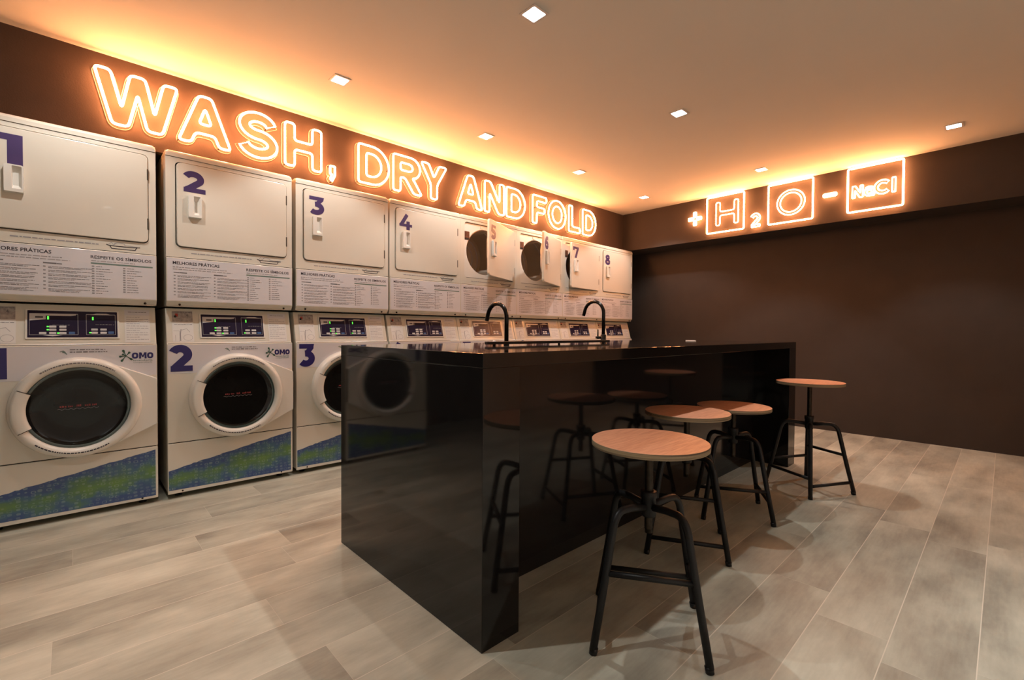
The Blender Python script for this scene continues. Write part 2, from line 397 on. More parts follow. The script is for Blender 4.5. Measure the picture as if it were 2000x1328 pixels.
# ------------------------------------------------------------------ neon signs
def fillet(lp, r, n=4):
    o = []; N = len(lp)
    for i in range(N):
        p = Vector(lp[i]); a = Vector(lp[i-1]); c = Vector(lp[(i+1) % N])
        d1 = (a - p); d2 = (c - p); l = min(d1.length, d2.length) * .45; rr = min(r, l)
        ang = d1.angle(d2) if d1.length > 1e-6 and d2.length > 1e-6 else PI
        if ang > 2.9: o.append(tuple(p)); continue
        s = p + d1.normalized() * rr; e = p + d2.normalized() * rr
        for k in range(n + 1):
            t = k / n; q = s*(1-t)**2 + p*2*t*(1-t) + e*t*t; o.append(tuple(q))
    return o
def stroke(pts, wd):
    n = len(pts); L = []; R = []
    for i in range(n):
        a = Vector(pts[max(i-1, 0)]); b_ = Vector(pts[min(i+1, n-1)]); t = (b_ - a).normalized(); nn = Vector((-t.y, t.x)) * wd / 2
        L.append((pts[i][0] + nn.x, pts[i][1] + nn.y)); R.append((pts[i][0] - nn.x, pts[i][1] - nn.y))
    return L + R[::-1]
GL = {
 'W': (1.22, [[(0,1),(.22,1),(.375,.33),(.50,1),(.72,1),(.86,.33),(1.0,1),(1.22,1),(.98,0),(.75,0),(.61,.66),(.47,0),(.24,0)]]),
 'A': (.95, [[(0,0),(.22,0),(.30,.22),(.65,.22),(.73,0),(.95,0),(.59,1),(.36,1)], [(.36,.42),(.59,.42),(.475,.76)]]),
 'S': (.80, [stroke(arc(.40,.705,.27,.195,15,262,20) + arc(.40,.305,.29,.205,82,-165,20), .2)]),
 'H': (.86, [[(0,0),(.22,0),(.22,.4),(.64,.4),(.64,0),(.86,0),(.86,1),(.64,1),(.64,.61),(.22,.61),(.22,1),(0,1)]]),
 ',': (.2, [[(0,.22),(.2,.22),(.2,.0),(.08,-.15),(0,-.1),(.08,.02),(0,.02)]]),
 'D': (.86, [[(0,0)] + arc(.38,.5,.48,.5,-90,90,16) + [(0,1)], [(.22,.2)] + arc(.36,.5,.28,.3,-90,90,12) + [(.22,.8)]]),
 'R': (.90, [[(0,0),(.22,0),(.22,.4),(.36,.4),(.64,0),(.90,0),(.60,.44)] + arc(.54,.71,.30,.29,-62,90,10) + [(0,1)], [(.22,.6)] + arc(.47,.705,.13,.105,-90,90,8) + [(.22,.81)]]),
 'Y': (.88, [[(0,1),(.26,1),(.44,.62),(.62,1),(.88,1),(.55,.42),(.55,0),(.33,0),(.33,.42)]]),
 'N': (.85, [[(0,0),(.21,0),(.21,.63),(.60,0),(.85,0),(.85,1),(.64,1),(.64,.37),(.25,1),(0,1)]]),
 'F': (.73, [[(0,0),(.22,0),(.22,.4),(.63,.4),(.63,.59),(.22,.59),(.22,.81),(.73,.81),(.73,1),(0,1)]]),
 'O': (.96, [circ(.48,.5,.48,40,.52), circ(.48,.5,.26,32,.31)]),
 'L': (.70, [[(0,0),(.7,0),(.7,.2),(.22,.2),(.22,1),(0,1)]]),
}
def grow(lp, d):     # rough outward offset of a closed outline
    n = len(lp); A = sum(lp[i][0]*lp[(i+1) % n][1] - lp[(i+1) % n][0]*lp[i][1] for i in range(n)); sg = 1 if A > 0 else -1; o = []
    for i in range(n):
        a = Vector(lp[i-1]); p = Vector(lp[i]); c = Vector(lp[(i+1) % n])
        t1 = (p - a); t2 = (c - p)
        if t1.length < 1e-7 or t2.length < 1e-7: continue
        t1.normalize(); t2.normalize(); n1 = Vector((t1.y, -t1.x)) * sg; n2 = Vector((t2.y, -t2.x)) * sg
        m_ = n1 + n2
        if m_.length < .2: o.append(tuple(p + n1*d)); continue
        m_.normalize(); k = min(1/max(.3, m_.dot(n1)), 1.6); o.append(tuple(p + m_*d*k))
    return o
def neon(name, label, group, loops, origin, rz, tr, fr, holes=True, backing=True, cat='neon sign', stand=.040):
    """loops in metres (x, z); built in the local front plane, facing local -Y"""
    t = thing(name, label, cat, origin, rz, group)
    mb = MB().m(neon_m)
    for lp in loops:
        f = fillet(lp, fr) if len(lp) < 30 else lp
        mb.tube([(x, -stand, z) for x, z in f], tr, True, 10)
    obj('neon_tube', mb.mesh('neon_tube'), t)
    if backing:
        out = grow(fillet(loops[0], fr*1.3) if len(loops[0]) < 30 else loops[0], tr + .007)
        pb = MB().m(backing_m); pb.tube([(x, -.008, z) for x, z in out], .0022, True, 6)
        tag(obj('acrylic_edge', pb.mesh('acrylic_edge'), t), 'thin pale outline behind the tube')
    for (x, z) in (loops[0][0], loops[0][len(loops[0])//2]):
        sb = MB().m(black_metal); sb.tube([(x, 0, z), (x, -stand + tr*.6, z)], .003, False, 6); obj('standoff', sb.mesh('standoff'), t)
    return t
S_ = .945
def sx(x): return CAMP.x + S_*(x - CAMP.x)
def sy(y): return CAMP.y + S_*(y - CAMP.y)
def sz(z): return CAMP.z + S_*(z - CAMP.z)
ZL0, HL = sz(2.172), sz(2.498) - sz(2.172)
letters = [('W', -.152, .258, 'first letter of WASH, far left of the wall sign'), ('A', .242, .549, 'second letter of WASH, above the dryer marked 2'),
  ('S', .573, .843, 'third letter of WASH'), ('H', .873, 1.152, 'last letter of WASH'), (',', 1.200, 1.256, 'comma after WASH, touching the dryer marked 3'),
  ('D', 1.428, 1.716, 'first letter of DRY'), ('R', 1.738, 2.040, 'middle letter of DRY, above the dryer marked 4'), ('Y', 2.012, 2.304, 'last letter of DRY'),
  ('A', 2.422, 2.738, 'first letter of AND'), ('N', 2.748, 3.030, 'middle letter of AND'), ('D', 3.044, 3.336, 'last letter of AND'),
  ('F', 3.434, 3.678, 'first letter of FOLD'), ('O', 3.692, 4.012, 'round second letter of FOLD'), ('L', 4.050, 4.284, 'third letter of FOLD'),
  ('D', 4.314, 4.600, 'last letter of FOLD, nearest the room corner')]
for ch, x0, x1, d in letters:
    wd, lps = GL[ch]; X0, X1 = sx(x0), sx(x1); kx = (X1 - X0 - .018) / wd; h = HL - .018
    L_ = [[(x*kx + .009, z*h + .009) for x, z in lp] for lp in lps]
    nm = 'comma' if ch == ',' else 'letter ' + ch
    neon('neon_comma' if ch == ',' else 'neon_letter', 'glowing orange neon ' + nm + ', ' + d + '' if ch != ',' else 'glowing orange neon ' + d,
         'neon characters of WASH, DRY AND FOLD', L_, (X0, YW, ZL0), 0, .0068 if ch != ',' else .007, .022 if ch != ',' else .006)
# far wall: local x runs towards -Y
def fw(name, label, loops, y0, z0, tr=.0066, fr=.012, backing=False):
    return neon(name, label, 'neon formula on the far wall', loops, (XF, sy(y0), sz(z0)), -PI/2, tr, fr, backing=backing)
q = S_
fw('neon_plus', 'small glowing neon plus sign, leftmost on the far wall', [[(.066,.008),(.092,.008),(.092,.066),(.15,.066),(.15,.092),(.092,.092),(.092,.15),(.066,.15),(.066,.092),(.008,.092),(.008,.066),(.066,.066)]], -.620, 2.265, .0085, .004)
def sq(s): return [rrect(0, s, 0, s, .012, 3)]
def tile(label, y0, inner, nm='neon_square'):
    t = fw(nm, label, sq(.392), y0, 2.146, .0075)
    mb = MB().m(neon_m)
    for lp in inner: mb.tube([(x, -.040, z) for x, z in lp], .0055, True, 8)
    obj('neon_symbol', mb.mesh('neon_symbol'), t); return t
hk = [(.10 + x*.235, .075 + z*.25) for x, z in [(0,0),(.18,0),(.18,.42),(.82,.42),(.82,0),(1,0),(1,1),(.82,1),(.82,.58),(.18,.58),(.18,1),(0,1)]]
tile('glowing neon square framing the letter H on the far wall', -.850, [fillet(hk, .02)])
tile('glowing neon square framing a round letter O on the far wall', -1.516, [circ(.203, .190, .122, 36), circ(.203, .190, .094, 32)])
na = []
def g(pts, x, z, k, w_=.20): return [(x + a*k, z + c*k) for a, c in stroke(pts, w_)]
na.append([(.035 + a*.078/.85, .125 + c*.105) for a, c in GL['N'][1][0]])
na.append(g(arc(.36,.36,.26,.26,0,350,16), .122, .125, .1))
na.append(g([(.62,0),(.62,.5),(.55,.68),(.38,.74),(.14,.66)], .122, .125, .1))
na.append(g(arc(.5,.5,.4,.4,45,315,20), .195, .125, .118, .22))
na.append([(.318 + a, .125 + c) for a, c in [(0,0),(.022,0),(.022,.125),(0,.125)]])
tile('glowing neon square framing the symbol NaCl on the far wall', -2.222, [fillet(lp, .004, 2) if len(lp) < 14 else lp for lp in na])
two = stroke(arc(.4,.68,.28,.24,160,-40,12) + [(.2,.14),(.16,.1)], .2)
fw('neon_numeral', 'small glowing neon numeral 2 between the H and O squares', [[(a*.12, c*.135) for a, c in two], [(a*.12, c*.135) for a, c in [(.1,0),(.75,0),(.75,.18),(.1,.18)]]], -1.336, 2.146, .0062, .004)
fw('neon_minus', 'small glowing neon minus sign between the O and NaCl squares', [rrect(0, .1, 0, .024, .010, 4)], -2.024, 2.338, .0085)

# ------------------------------------------------------------------ digits as printed shapes, unit height
def digit(mb, ch, x0, x1, z0, z1, y):
    W_ = {'1': .6, '2': .78, '3': .78, '4': .86, '5': .76, '6': .80, '7': .76, '8': .80}[ch]
    k = z1 - z0; kx = (x1 - x0) / W_
    P = lambda pts: [(x0 + a*kx, z0 + c*k) for a, c in pts]
    wd = .285 * k
    lay = [y]
    def rib(pts, ww=None): mb.ribbon(P(pts), ww or wd, lay[0]); lay[0] -= .00025
    def pol(pts): mb.flat(P(pts), lay[0]); lay[0] -= .00025
    if ch == '1': pol([(0,1),(0,.79),(.25,.79),(.25,0),(.6,0),(.6,1)])
    if ch == '2': rib(arc(.36,.655,.255,.24,158,-30,18) + [(.20,.15)]); pol([(.04,0),(.78,0),(.78,.22),(.04,.22)]); pol([(.04,.0),(.04,.19),(.13,.28),(.30,.19)])
    if ch == '3': pol([(.05,.79),(.70,.79),(.74,1),(.05,1)]); rib([(.63,.88),(.40,.58)], .23*k); rib(arc(.36,.335,.27,.235,100,-140,20))
    if ch == '4': rib([(.52,1.0),(.13,.30)], .24*k); pol([(.0,.20),(.86,.20),(.86,.38),(.0,.38)]); pol([(.47,0),(.70,0),(.70,.56),(.47,.56)])
    if ch == '5': pol([(.1,.81),(.70,.81),(.70,1),(.1,1)]); pol([(.06,.46),(.28,.50),(.31,1),(.1,1)]); rib(arc(.34,.33,.27,.225,120,-142,20))
    if ch == '6': rib(arc(.41,.325,.265,.22,0,360,28)); rib([(.15,.33),(.16,.52),(.22,.70),(.36,.85),(.52,.895),(.72,.85)])
    if ch == '7': pol([(0,.81),(.76,.81),(.76,1),(0,1)]); pol([(0,.66),(.2,.66),(.2,.82),(0,.82)]); pol([(.22,0),(.47,0),(.76,.82),(.50,.84)])
    if ch == '8': rib(arc(.40,.745,.205,.145,0,360,24), .225*k); rib(arc(.40,.285,.255,.175,0,360,28), .24*k)

# ------------------------------------------------------------------ washers
WM = 0.683
DCX, DCZ = .357, .580
def washer_meshes():
    d = {}
    b = MB().m(cream)
    b.prism([(.004, .036), (.004, .900), (.010, .906), (.066, 1.108), (.70, 1.108), (.70, .036)], 0.001, WM - .001, .004)
    b.m(seam_m); b.box(.006, WM - .006, .0015, .01, .04, .902)
    d['cabinet'] = b.mesh('cabinet')
    b = MB().m(cream)
    b.box(0, WM, -.004, .012, .327, .899, .004, 3); d['front_panel'] = b.mesh('front_panel')
    b = MB().m(cream); b.box(0, WM, -.004, .012, .030, .3225, .004, 3)
    for x in (.07, .612): b.m(screw_m); b.lathe([(0, -.0062), (.004, -.0058), (.005, -.004)], x, 0, .041, 'y', 10)
    d['kick_panel'] = b.mesh('kick_panel')
    b = MB().m(wrap_m)
    top = [(.004, .166)]; x = .004
    while x < .66:
        x += random.uniform(.012, .03); x = min(x, .672); top.append((x, .166 + (.304 - .166) * (x/.672)**.96 + random.uniform(-.003, .003)))
    b.flat(top[::-1] + [(.004, .052), (.672, .044)], -.0048); d['wrap'] = b.mesh('wrap')
    b = MB().m(vinyl); b.rect(.004, WM - .004, .728, .894, -.0047)
    d['sheet'] = b.mesh('sheet')
    # logo on the sheet
    b = MB().m(navy); y = -.0055
    for ox_ in (.5715, .6375):
        b.ribbon([(ox_ + .014 + .0095*math.copysign(abs(math.cos(t))**.7, math.cos(t)), .8385 + .0120*math.copysign(abs(math.sin(t))**.8, math.sin(t))) for t in [2*PI*k/24 for k in range(25)]], .0092, y)
    mz, mt = .8215, .8555
    b.rect(.6025, .6115, mz, mt, y); b.rect(.6265, .6355, mz, mt, y); b.flat([(.6060, mt), (.6130, mt), (.6220, mz + .008), (.6160, mz + .008)], y); b.flat([(.6320, mt), (.6250, mt), (.6160, mz + .008), (.6220, mz + .008)], y)
    b.m(teal_ink); b.text('lavanderia', .577, .808, y, .0085, .085, .01); b.text('compartilhada', .577, .7975, y, .0065, .083, .0)
    b.m(green_logo)
    cx, cz = .547, .838
    for a, l in ((112, .036), (188, .030), (236, .038), (52, .028), (-40, .036), (150, .020)):
        t = math.radians(a); ux, uz = math.cos(t), math.sin(t)
        pts = [(cx, cz)]
        sh = [(0, .0015), (.5, .0022), (.78, .0058), (.93, .0048), (1, 0)]
        L1 = [(cx + ux*l*s - uz*w_, cz + uz*l*s + ux*w_) for s, w_ in sh]; R1 = [(cx + ux*l*s + uz*w_, cz + uz*l*s - ux*w_) for s, w_ in sh]
        b.flat(R1 + L1[:-1][::-1], y - .0001*abs(a)/90)
    d['logo'] = b.mesh('logo')
    b = MB().m(teal_ink)
    for k in range(5):
        b.ribbon([(.288 + .004*k, .866 + .004*math.sin(k*2.1)), (.302 + .003*k, .872 - .005*k)], .0035, -.0054)
    b.m(ink_grey); dashes(b, .325, .462, .873, .0065, -.0054); dashes(b, .325, .470, .861, .0065, -.0054)
    d['notice'] = b.mesh('notice')
    # door: hinge wing, ring, grip
    b = MB().m(white_pl)
    y0 = -.004
    b.slab([(DCX + .115, DCZ + .238), (.676, .712), (.680, .700), (.680, .464), (.676, .452), (DCX + .115, DCZ - .238), (DCX - .02, DCZ - .2), (DCX - .02, DCZ + .2)][::-1], -.034, y0, .006) if False else None
    wing = [(DCX + .10, DCZ + .232), (.676, .712), (.680, .704), (.680, .460), (.676, .452), (DCX + .10, DCZ - .232)] + [(DCX + .222*math.cos(math.radians(a)), DCZ + .222*math.sin(math.radians(a))) for a in range(-62, 63, 8)]
    b.slab(wing, -.031, y0, .005)
    prof = [(.258, 0), (.257, -.018), (.254, -.032), (.248, -.042), (.240, -.0475), (.230, -.0500), (.219, -.0470), (.2105, -.0405), (.2065, -.030), (.206, -.010)]
    b.lathe(prof, DCX, y0, DCZ, 'y', 72)
    d['door'] = b.mesh('door')
    b = MB().m(white_pl)
    b.lathe([(.246, -.0435), (.243, -.0500), (.234, -.0530), (.206, -.0530), (.193, -.0500), (.190, -.042), (.190, -.016)], DCX, y0, DCZ, 'y', 16, math.radians(155), math.radians(206))
    b.m(seam_m)
    for a in (154.3, 206.7):
        t = math.radians(a); b.tube([(DCX + r*math.cos(t), y0 - h, DCZ + r*math.sin(t)) for r, h in ((.243, .048), (.225, .0508), (.207, .043), (.192, .03))], .0014, False, 5)
    d['grip'] = b.mesh('grip')
    b = MB().m(seam_m); b.box(.6805, .6828, -.028, -.004, .462, .704); b.m(hinge_m); b.box(.6795, .6825, -.029, -.006, .60, .64, .001); b.box(.6795, .6825, -.029, -.006, .50, .54, .001)
    d['hinge'] = b.mesh('hinge')
    b = MB().m(glass_rim); b.lathe([(.2062, -.028), (.200, -.031), (.192, -.028)], DCX, y0, DCZ, 'y', 64)
    b.m(glass_dark); b.lathe([(.192, -.028), (.184, -.0245), (.170, -.0215), (.15, -.0195), (.12, -.0180), (.085, -.0172), (.045, -.0168), (0.0005, -.0167)], DCX, y0, DCZ, 'y', 64)
    d['glass'] = b.mesh('glass')
    b = MB().m(red_print)
    for x0_, x1_, h in ((-.072, -.045, .008), (-.041, -.022, .010), (-.010, .010, .012), (.022, .046, .010), (.050, .070, .011)):
        n = 3
        for k in range(n):
            a = x0_ + (x1_-x0_)*k/n; b.rect(DCX + a, DCX + a + (x1_-x0_)/n*.72, DCZ + .004, DCZ + .004 + h*random.uniform(.7, 1), -.0218)
    b.m(ink_grey); b.ribbon([(DCX - .080 + .004*k, DCZ - .006 + .0028*math.sin(k*1.15)) for k in range(40)], .0022, -.0218)
    d['mark'] = b.mesh('mark')
    b = MB().m(ink_grey); rr = .2375
    def arcdash(a0, a1, r, hgt):
        a = a0
        while a < a1:
            da = random.uniform(1.0, 3.2); t0, t1 = math.radians(a), math.radians(min(a + da, a1))
            p = [(DCX + q_*math.cos(t), -.0548, DCZ + q_*math.sin(t)) for q_, t in ((r, t0), (r + hgt, t0), (r + hgt, t1), (r, t1))]
            b.face(p); a += da + .7
    arcdash(52, 128, .2265, .006); d['ringtext2'] = b.mesh('ring_lettering'); b = MB().m(ink); arcdash(226, 300, .2265, .006)
    d['ringtext'] = b.mesh('ringtext')
    # control panel pieces on the sloped face, local: x, slope length
    SLOPE = math.atan2(.056, .202); SL = .2096
    def T(zp): return (zp - .906) / (1.112 - .906) * SL
    b = MB().m(white_pl); b.slab(rrect(.165, .522, T(.930), T(1.082), .004, 2), -.004, 0, .0015)
    b.m(screen); b.slab(rrect(.173, .514, T(.938), T(1.076), .002, 2), -.0052, -.003)
    d['console'] = b.mesh('console')
    b = MB().m(frame_grey); y = -.0056
    for (x0_, x1_) in ((.180, .357), (.389, .506)):
        z0_, z1_ = T(.951), T(1.060)
        b.ribbon([(x0_, z0_), (x1_, z0_)], .0022, y); b.ribbon([(x0_, z1_), (x1_, z1_)], .0035, y); b.ribbon([(x0_, z0_), (x0_, z1_)], .0018, y); b.ribbon([(x1_, z0_), (x1_, z1_)], .0022, y)
    b.m(btn_white); b.flat([(.181, T(1.058)), (.181, T(1.024)), (.215, T(1.028)), (.238, T(1.031)), (.238, T(1.050)), (.330, T(1.050)), (.350, T(1.054)), (.350, T(1.060)), (.181, T(1.060))], y)
    b.flat([(.405, T(1.058)), (.430, T(1.066)), (.470, T(1.066)), (.495, T(1.058))], y); b.flat([(.225, T(.950)), (.262, T(.943)), (.300, T(.950))], y)
    b.m(ink); b.rect(.200, .228, T(1.038), T(1.046), y - .0003)
    b.m(ink_grey); dashes(b, .262, .325, T(1.000), .004, y, .009, .003); dashes(b, .425, .500, T(1.004), .004, y, .012, .004)
    d['frames'] = b.mesh('frames')
    d['BTN'] = [(x_, T(zc_)) for (x_, zc_) in ((.214, .960), (.250, .960), (.250, .977), (.250, .993), (.287, .960), (.287, .977), (.287, .993), (.408, .962), (.408, .979), (.444, .962), (.444, .979))]
    d['BTB'] = [(.322, T(.9605)), (.476, T(.9625))]
    b = MB().m(btn_white); b.slab(rrect(0, .026, -.0054, .0054, .002, 2), -.0066, -.005); d['button'] = b.mesh('button')
    b = MB().m(blue_print); b.slab(rrect(0, .023, -.0064, .0064, .002, 2), -.0066, -.005); d['sbutton'] = b.mesh('start_button')
    for nm, mt in (('leds', led), ('leds_off', led_dim)):
        b = MB().m(mt)
        b.rect(.243, .249, T(1.030), T(1.047), y - .0004); b.rect(.412, .418, T(1.030), T(1.047), y - .0004)
        if nm == 'leds':
            for (x0_, zc_) in ((.241, .977), (.241, .993), (.279, .960), (.400, .962)): b.rect(x0_, x0_ + .008, T(zc_ - .003), T(zc_ + .003), y - .0004)
        d[nm] = b.mesh('indicator')
    b = MB().m(grey_print); y = -.0006
    b.rect(.032, .132, T(1.030), T(1.094), y)
    b.m(paper); b.rect(.030, .134, T(.908), T(1.0295), y)
    b.m(ink_grey); dashes(b, .040, .128, T(1.085), .004, y - .0004, .012, .003); dashes(b, .040, .128, T(1.012), .003, y - .0004, .012, .003)
    b.ribbon([(.068, T(.915)), (.068, T(.955)), (.072, T(.985))], .003, y - .0004); b.m(ink_soft)
    b.ribbon([(.035, T(.975)), (.064, T(.975)), (.064, T(.912))], .0015, y - .0004); b.ribbon([(.075, T(.980)), (.10, T(.988)), (.115, T(.968))], .002, y - .0004)
    b.ribbon(arc(.105, T(.935), .022, .018, 0, 360, 16), .0015, y - .0004); b.ribbon([(.044, T(.912)), (.044, T(.950))], .0012, y - .0004)
    b.ribbon([(.072, T(1.034)), (.072, T(1.062))], .003, y - .0004); b.m(ink_grey); b.flat([(.100, T(1.066)), (.112, T(1.062)), (.106, T(1.080))], y - .0004)
    d['guide'] = b.mesh('guide')
    b = MB().m(btn_red); b.slab(rrect(.046, .060, T(1.060), T(1.078), .003, 3), -.004, 0, .001); b.m(seam_m); b.lathe([(0.0003, -.008), (.005, -.0078), (.0065, -.005), (.0065, 0)], .047, 0, T(1.061), 'y', 14)
    d['stop'] = b.mesh('stop')
    b = MB().m(paper); b.rect(.545, .655, T(.908), T(1.062), -.0006); b.m(vinyl); b.rect(.545, .655, T(1.0625), T(1.094), -.0006)
    b.m(ink_soft)
    for k in range(11): dashes(b, .552, .648 if k % 3 else .61, T(1.050 - .0125*k), .0032, -.0010, .014, .003)
    b.m(ink_grey); dashes(b, .560, .640, T(1.078), .004, -.0010, .014, .003)
    d['paper'] = b.mesh('notice_paper')
    b = MB().m(black_metal)
    b.lathe([(0.001, 0), (.018, 0), (.018, .006), (.008, .010), (.006, .037), (0.001, .037)], 0, 0, 0, 'z', 14); d['foot'] = b.mesh('foot')
    d['SLOPE'] = SLOPE
    return d
WMS = washer_meshes()
NAMES = {1: 'first', 2: 'second', 3: 'third', 4: 'fourth', 5: 'fifth', 6: 'sixth', 7: 'seventh', 8: 'last'}
def washer(i, X):
    lab = {1: 'white front-loading washer at the left edge of the picture, number cut off', 2: 'white front-loading washer with a large navy 2, beneath the dryer marked 2',
           3: 'white front-loading washer with a navy 3, half behind the island end', 4: 'white washer beneath the dryer marked 4, mostly behind the island',
           5: 'white washer beneath the open dryer marked 5, behind the island', 6: 'white washer beneath the open dryer marked 6, behind the island',
           7: 'white washer beneath the ajar dryer marked 7, behind the island', 8: 'white washer beneath the dryer marked 8, at the end of the row'}[i]
    t = thing('washing_machine', lab, 'washing machine', (X, 0, 0), 0, 'front-loading washers under the dryers')
    D = WMS
    cb = obj('cabinet', D['cabinet'], t)
    for x, y in ((.06, .07), (.62, .07), (.06, .62), (.62, .62)): obj('foot', D['foot'], t, (x, y, 0))
    fp = obj('front_panel', D['front_panel'], t); kp = obj('kick_panel', D['kick_panel'], t)
    obj('printed_wrap', D['wrap'], kp); tag(kp.children[0] if kp.children else kp, 'slanting blue and green patterned wrap')
    obj('vinyl_sheet', D['sheet'], fp); obj('logo', D['logo'], fp); obj('printed_notice', D['notice'], fp)
    b = MB().m(navy); ch = str(i)
    digit(b, ch, .011 if ch != '1' else .02, .123 if ch != '1' else .105, .740, .889, -.0056)
    tag(obj('number_decal', b.mesh('number'), fp), 'navy number %d' % i)
    dr = obj('door', D['door'], t); obj('grip', D['grip'], dr); obj('hinge', D['hinge'], dr)
    tag(obj('door_glass', D['glass'], dr), 'round dark door glass'); obj('printed_mark', D['mark'], dr); obj('ring_lettering', D['ringtext'], dr); obj('ring_lettering', D['ringtext2'], dr)
    S = (-D['SLOPE'], 0, 0); L0 = (0, .0098, .9075)
    cn = obj('control_console', D['console'], t, L0, S)
    for nm, key in (('display_frame', 'frames'), ('indicator', 'leds' if i <= 3 else 'leds_off')): obj(nm, D[key], cn)
    for x_, z_ in D['BTN']: obj('button', D['button'], cn, (x_, 0, z_))
    for x_, z_ in D['BTB']: tag(obj('start_button', D['sbutton'], cn, (x_, 0, z_)), 'blue start button')
    obj('instruction_sticker', D['guide'], t, L0, S); obj('stop_button', D['stop'], t, L0, S); obj('notice_paper', D['paper'], t, L0, S)

# ------------------------------------------------------------------ dryers (local z = height above 1.115)
Z0 = 1.115
def dryer_meshes():
    d = {}; z = lambda v: v - Z0
    b = MB().m(cream)
    # shell without front
    x0, x1, y0, y1, a, c = 0.0, WM, .012, .70, z(1.117), z(2.008)
    b.box(x0, x0 + .004, y0, y1, a, c); b.box(x1 - .004, x1, y0, y1, a, c); b.box(x0, x1, y1 - .004, y1, a, c); b.box(x0, x1, y0, y1, a, a + .004)
    recess = rrect(.0445, .6505, z(1.4605), z(1.9525), .027)
    plate(b, [[(0, z(1.402)), (WM, z(1.402)), (WM, z(1.9735)), (0, z(1.9735))], recess], 0, .014)
    b.m(white_pl)
    plate(b, [rrect(.040, .655, z(1.457), z(1.956), .03), circ(.28, z(1.706), .206, 64)], .014, .018)
    b.m(seam_m); b.box(.003, WM - .003, .004, .014, z(1.398), z(1.403)); b.box(.003, WM - .003, .004, .014, z(1.9735), z(1.9765))
    # gasket shadow line around the door recess: inner wall of the recess
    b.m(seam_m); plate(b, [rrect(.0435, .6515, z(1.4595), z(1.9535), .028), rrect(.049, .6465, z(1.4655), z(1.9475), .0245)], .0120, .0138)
    d['cabinet'] = b.mesh('cabinet')
    b = MB().m(cream)
    b2 = [(-.004, z(1.976)), (-.004, z(1.996)), (.000, z(2.006)), (.010, z(2.0125)), (.024, z(2.015)), (.70, z(2.015)), (.70, z(1.976))]
    bb = bmesh.new()
    def cap(x, inset, k): return [bb.verts.new((x, yy + (inset if yy < .01 else 0)*0, zz - (inset if zz > z(1.99) else 0))) for yy, zz in b2]
    rings = [cap(0.0, .014, 0), cap(.004, .006, 0), cap(.014, 0, 0), cap(WM - .014, 0, 0), cap(WM - .004, .006, 0), cap(WM, .014, 0)]
    for i in range(5):
        for k in range(len(b2)): bb.faces.new((rings[i][k], rings[i+1][k], rings[i+1][(k+1) % len(b2)], rings[i][(k+1) % len(b2)]))
    bb.faces.new(rings[0]); bb.faces.new(rings[-1][::-1]); bmesh.ops.recalc_face_normals(bb, faces=bb.faces[:]); b.join(bb)
    d['top'] = b.mesh('top_lid')
    b = MB().m(drum_m)
    cz = z(1.706); n = 64
    b.lathe([(.206, .016), (.207, .050)], .28, 0, cz, 'y', n); b.lathe([(.207, .050), (.262, .052), (.262, .42)], .28 + .03, 0, cz - .0, 'y', n)
    b.disc(.262, .31, .42, cz, 'y', n)
    for a in (200, 320, 80):
        t = math.radians(a); p = []
        for s, hgt in ((-.055, 0), (-.02, .055), (.02, .055), (.055, 0)):
            rr = .262 - hgt; tt = t + s/.262; p.append((.31 + rr*math.cos(tt), cz + rr*math.sin(tt)))
        for k in range(3): b.face([(p[k][0], .055, p[k][1]), (p[k+1][0], .055, p[k+1][1]), (p[k+1][0], .418, p[k+1][1]), (p[k][0], .418, p[k][1])])
        b.face([(q_[0], .055, q_[1]) for q_ in p])
    b.m(frame_grey)
    b.m(vinyl)
    for yy, q_, tr_ in ((.20, .259, .004), (.415, .215, .005), (.415, .150, .004)): b.tube([(.31 + q_*math.cos(2*PI*k/48), yy, cz + q_*math.sin(2*PI*k/48)) for k in range(48)], tr_, True, 6)
    d['drum'] = b.mesh('drum')
    b = MB().m(rust_m); b.rect(.052, .110, z(1.795), z(1.872), .0136); b.m(seam_m); b.rect(.056, .104, z(1.800), z(1.815), .0132); b.rect(.06, .64, z(1.925), z(1.938), .0137) if False else None
    d['inlabel'] = b.mesh('inner_label')
    b = MB().m(white_pl); b.box(.235, .262, .008, .014, z(1.918), z(1.940), .002); d['catch'] = b.mesh('door_catch')
    b = MB().m(cream)
    b.prism([(-.006, z(1.146)), (-.006, z(1.396)), (-.002, z(1.3985)), (.3, z(1.3985)), (.3, z(1.1175)), (.018, z(1.1175))], 0, WM, .0015)
    b.m(screw_m)
    for x in (.063, .632): b.lathe([(0.0003, -.003), (.0055, -.002), (.0065, .004)], x, .003, z(1.128), 'y', 10)
    d['service'] = b.mesh('service_panel')
    b = MB().m(vinyl); b.rect(.004, WM - .004, z(1.150), z(1.393), -.0067); d['sheet'] = b.mesh('instruction_sheet')
    b = MB().m(ink); y = -.0073
    b.text('MELHORES PR\u00c1TICAS', .030, z(1.360), y, .0170, .232, .016)
    b.text('RESPEITE OS S\u00cdMBOLOS', .408, z(1.354), y, .0155, .252, .014)
    b.m(ink_soft); dashes(b, .030, .300, z(1.341), .0055, y, .022); dashes(b, .030, .330, z(1.329), .0050, y, .022)
    dashes(b, .410, .590, z(1.3395), .0045, y)
    b.m(teal_ink); b.rect(.408, .666, z(1.325), z(1.3325), y)
    b.m(ink_grey); dashes(b, .034, .098, z(1.309), .007, y, .06, .001); dashes(b, .232, .300, z(1.309), .007, y, .06, .001)
    for cx_, wd_ in ((.034, .175), (.232, .172)):
        zz = 1.292
        for k in range(7):
            b.m(ink_soft); b.rect(cx_, cx_ + .009, z(zz), z(zz + .006), y); b.m(ink_grey)
            for j in range(2 if k < 6 else 3):
                dashes(b, cx_ + .018, cx_ + .018 + wd_ * (random.uniform(.85, .98) if j == 0 else random.uniform(.4, .95)), z(zz + .002 - .0065*j), .0028, y, .02, .0022)
            zz -= .0185
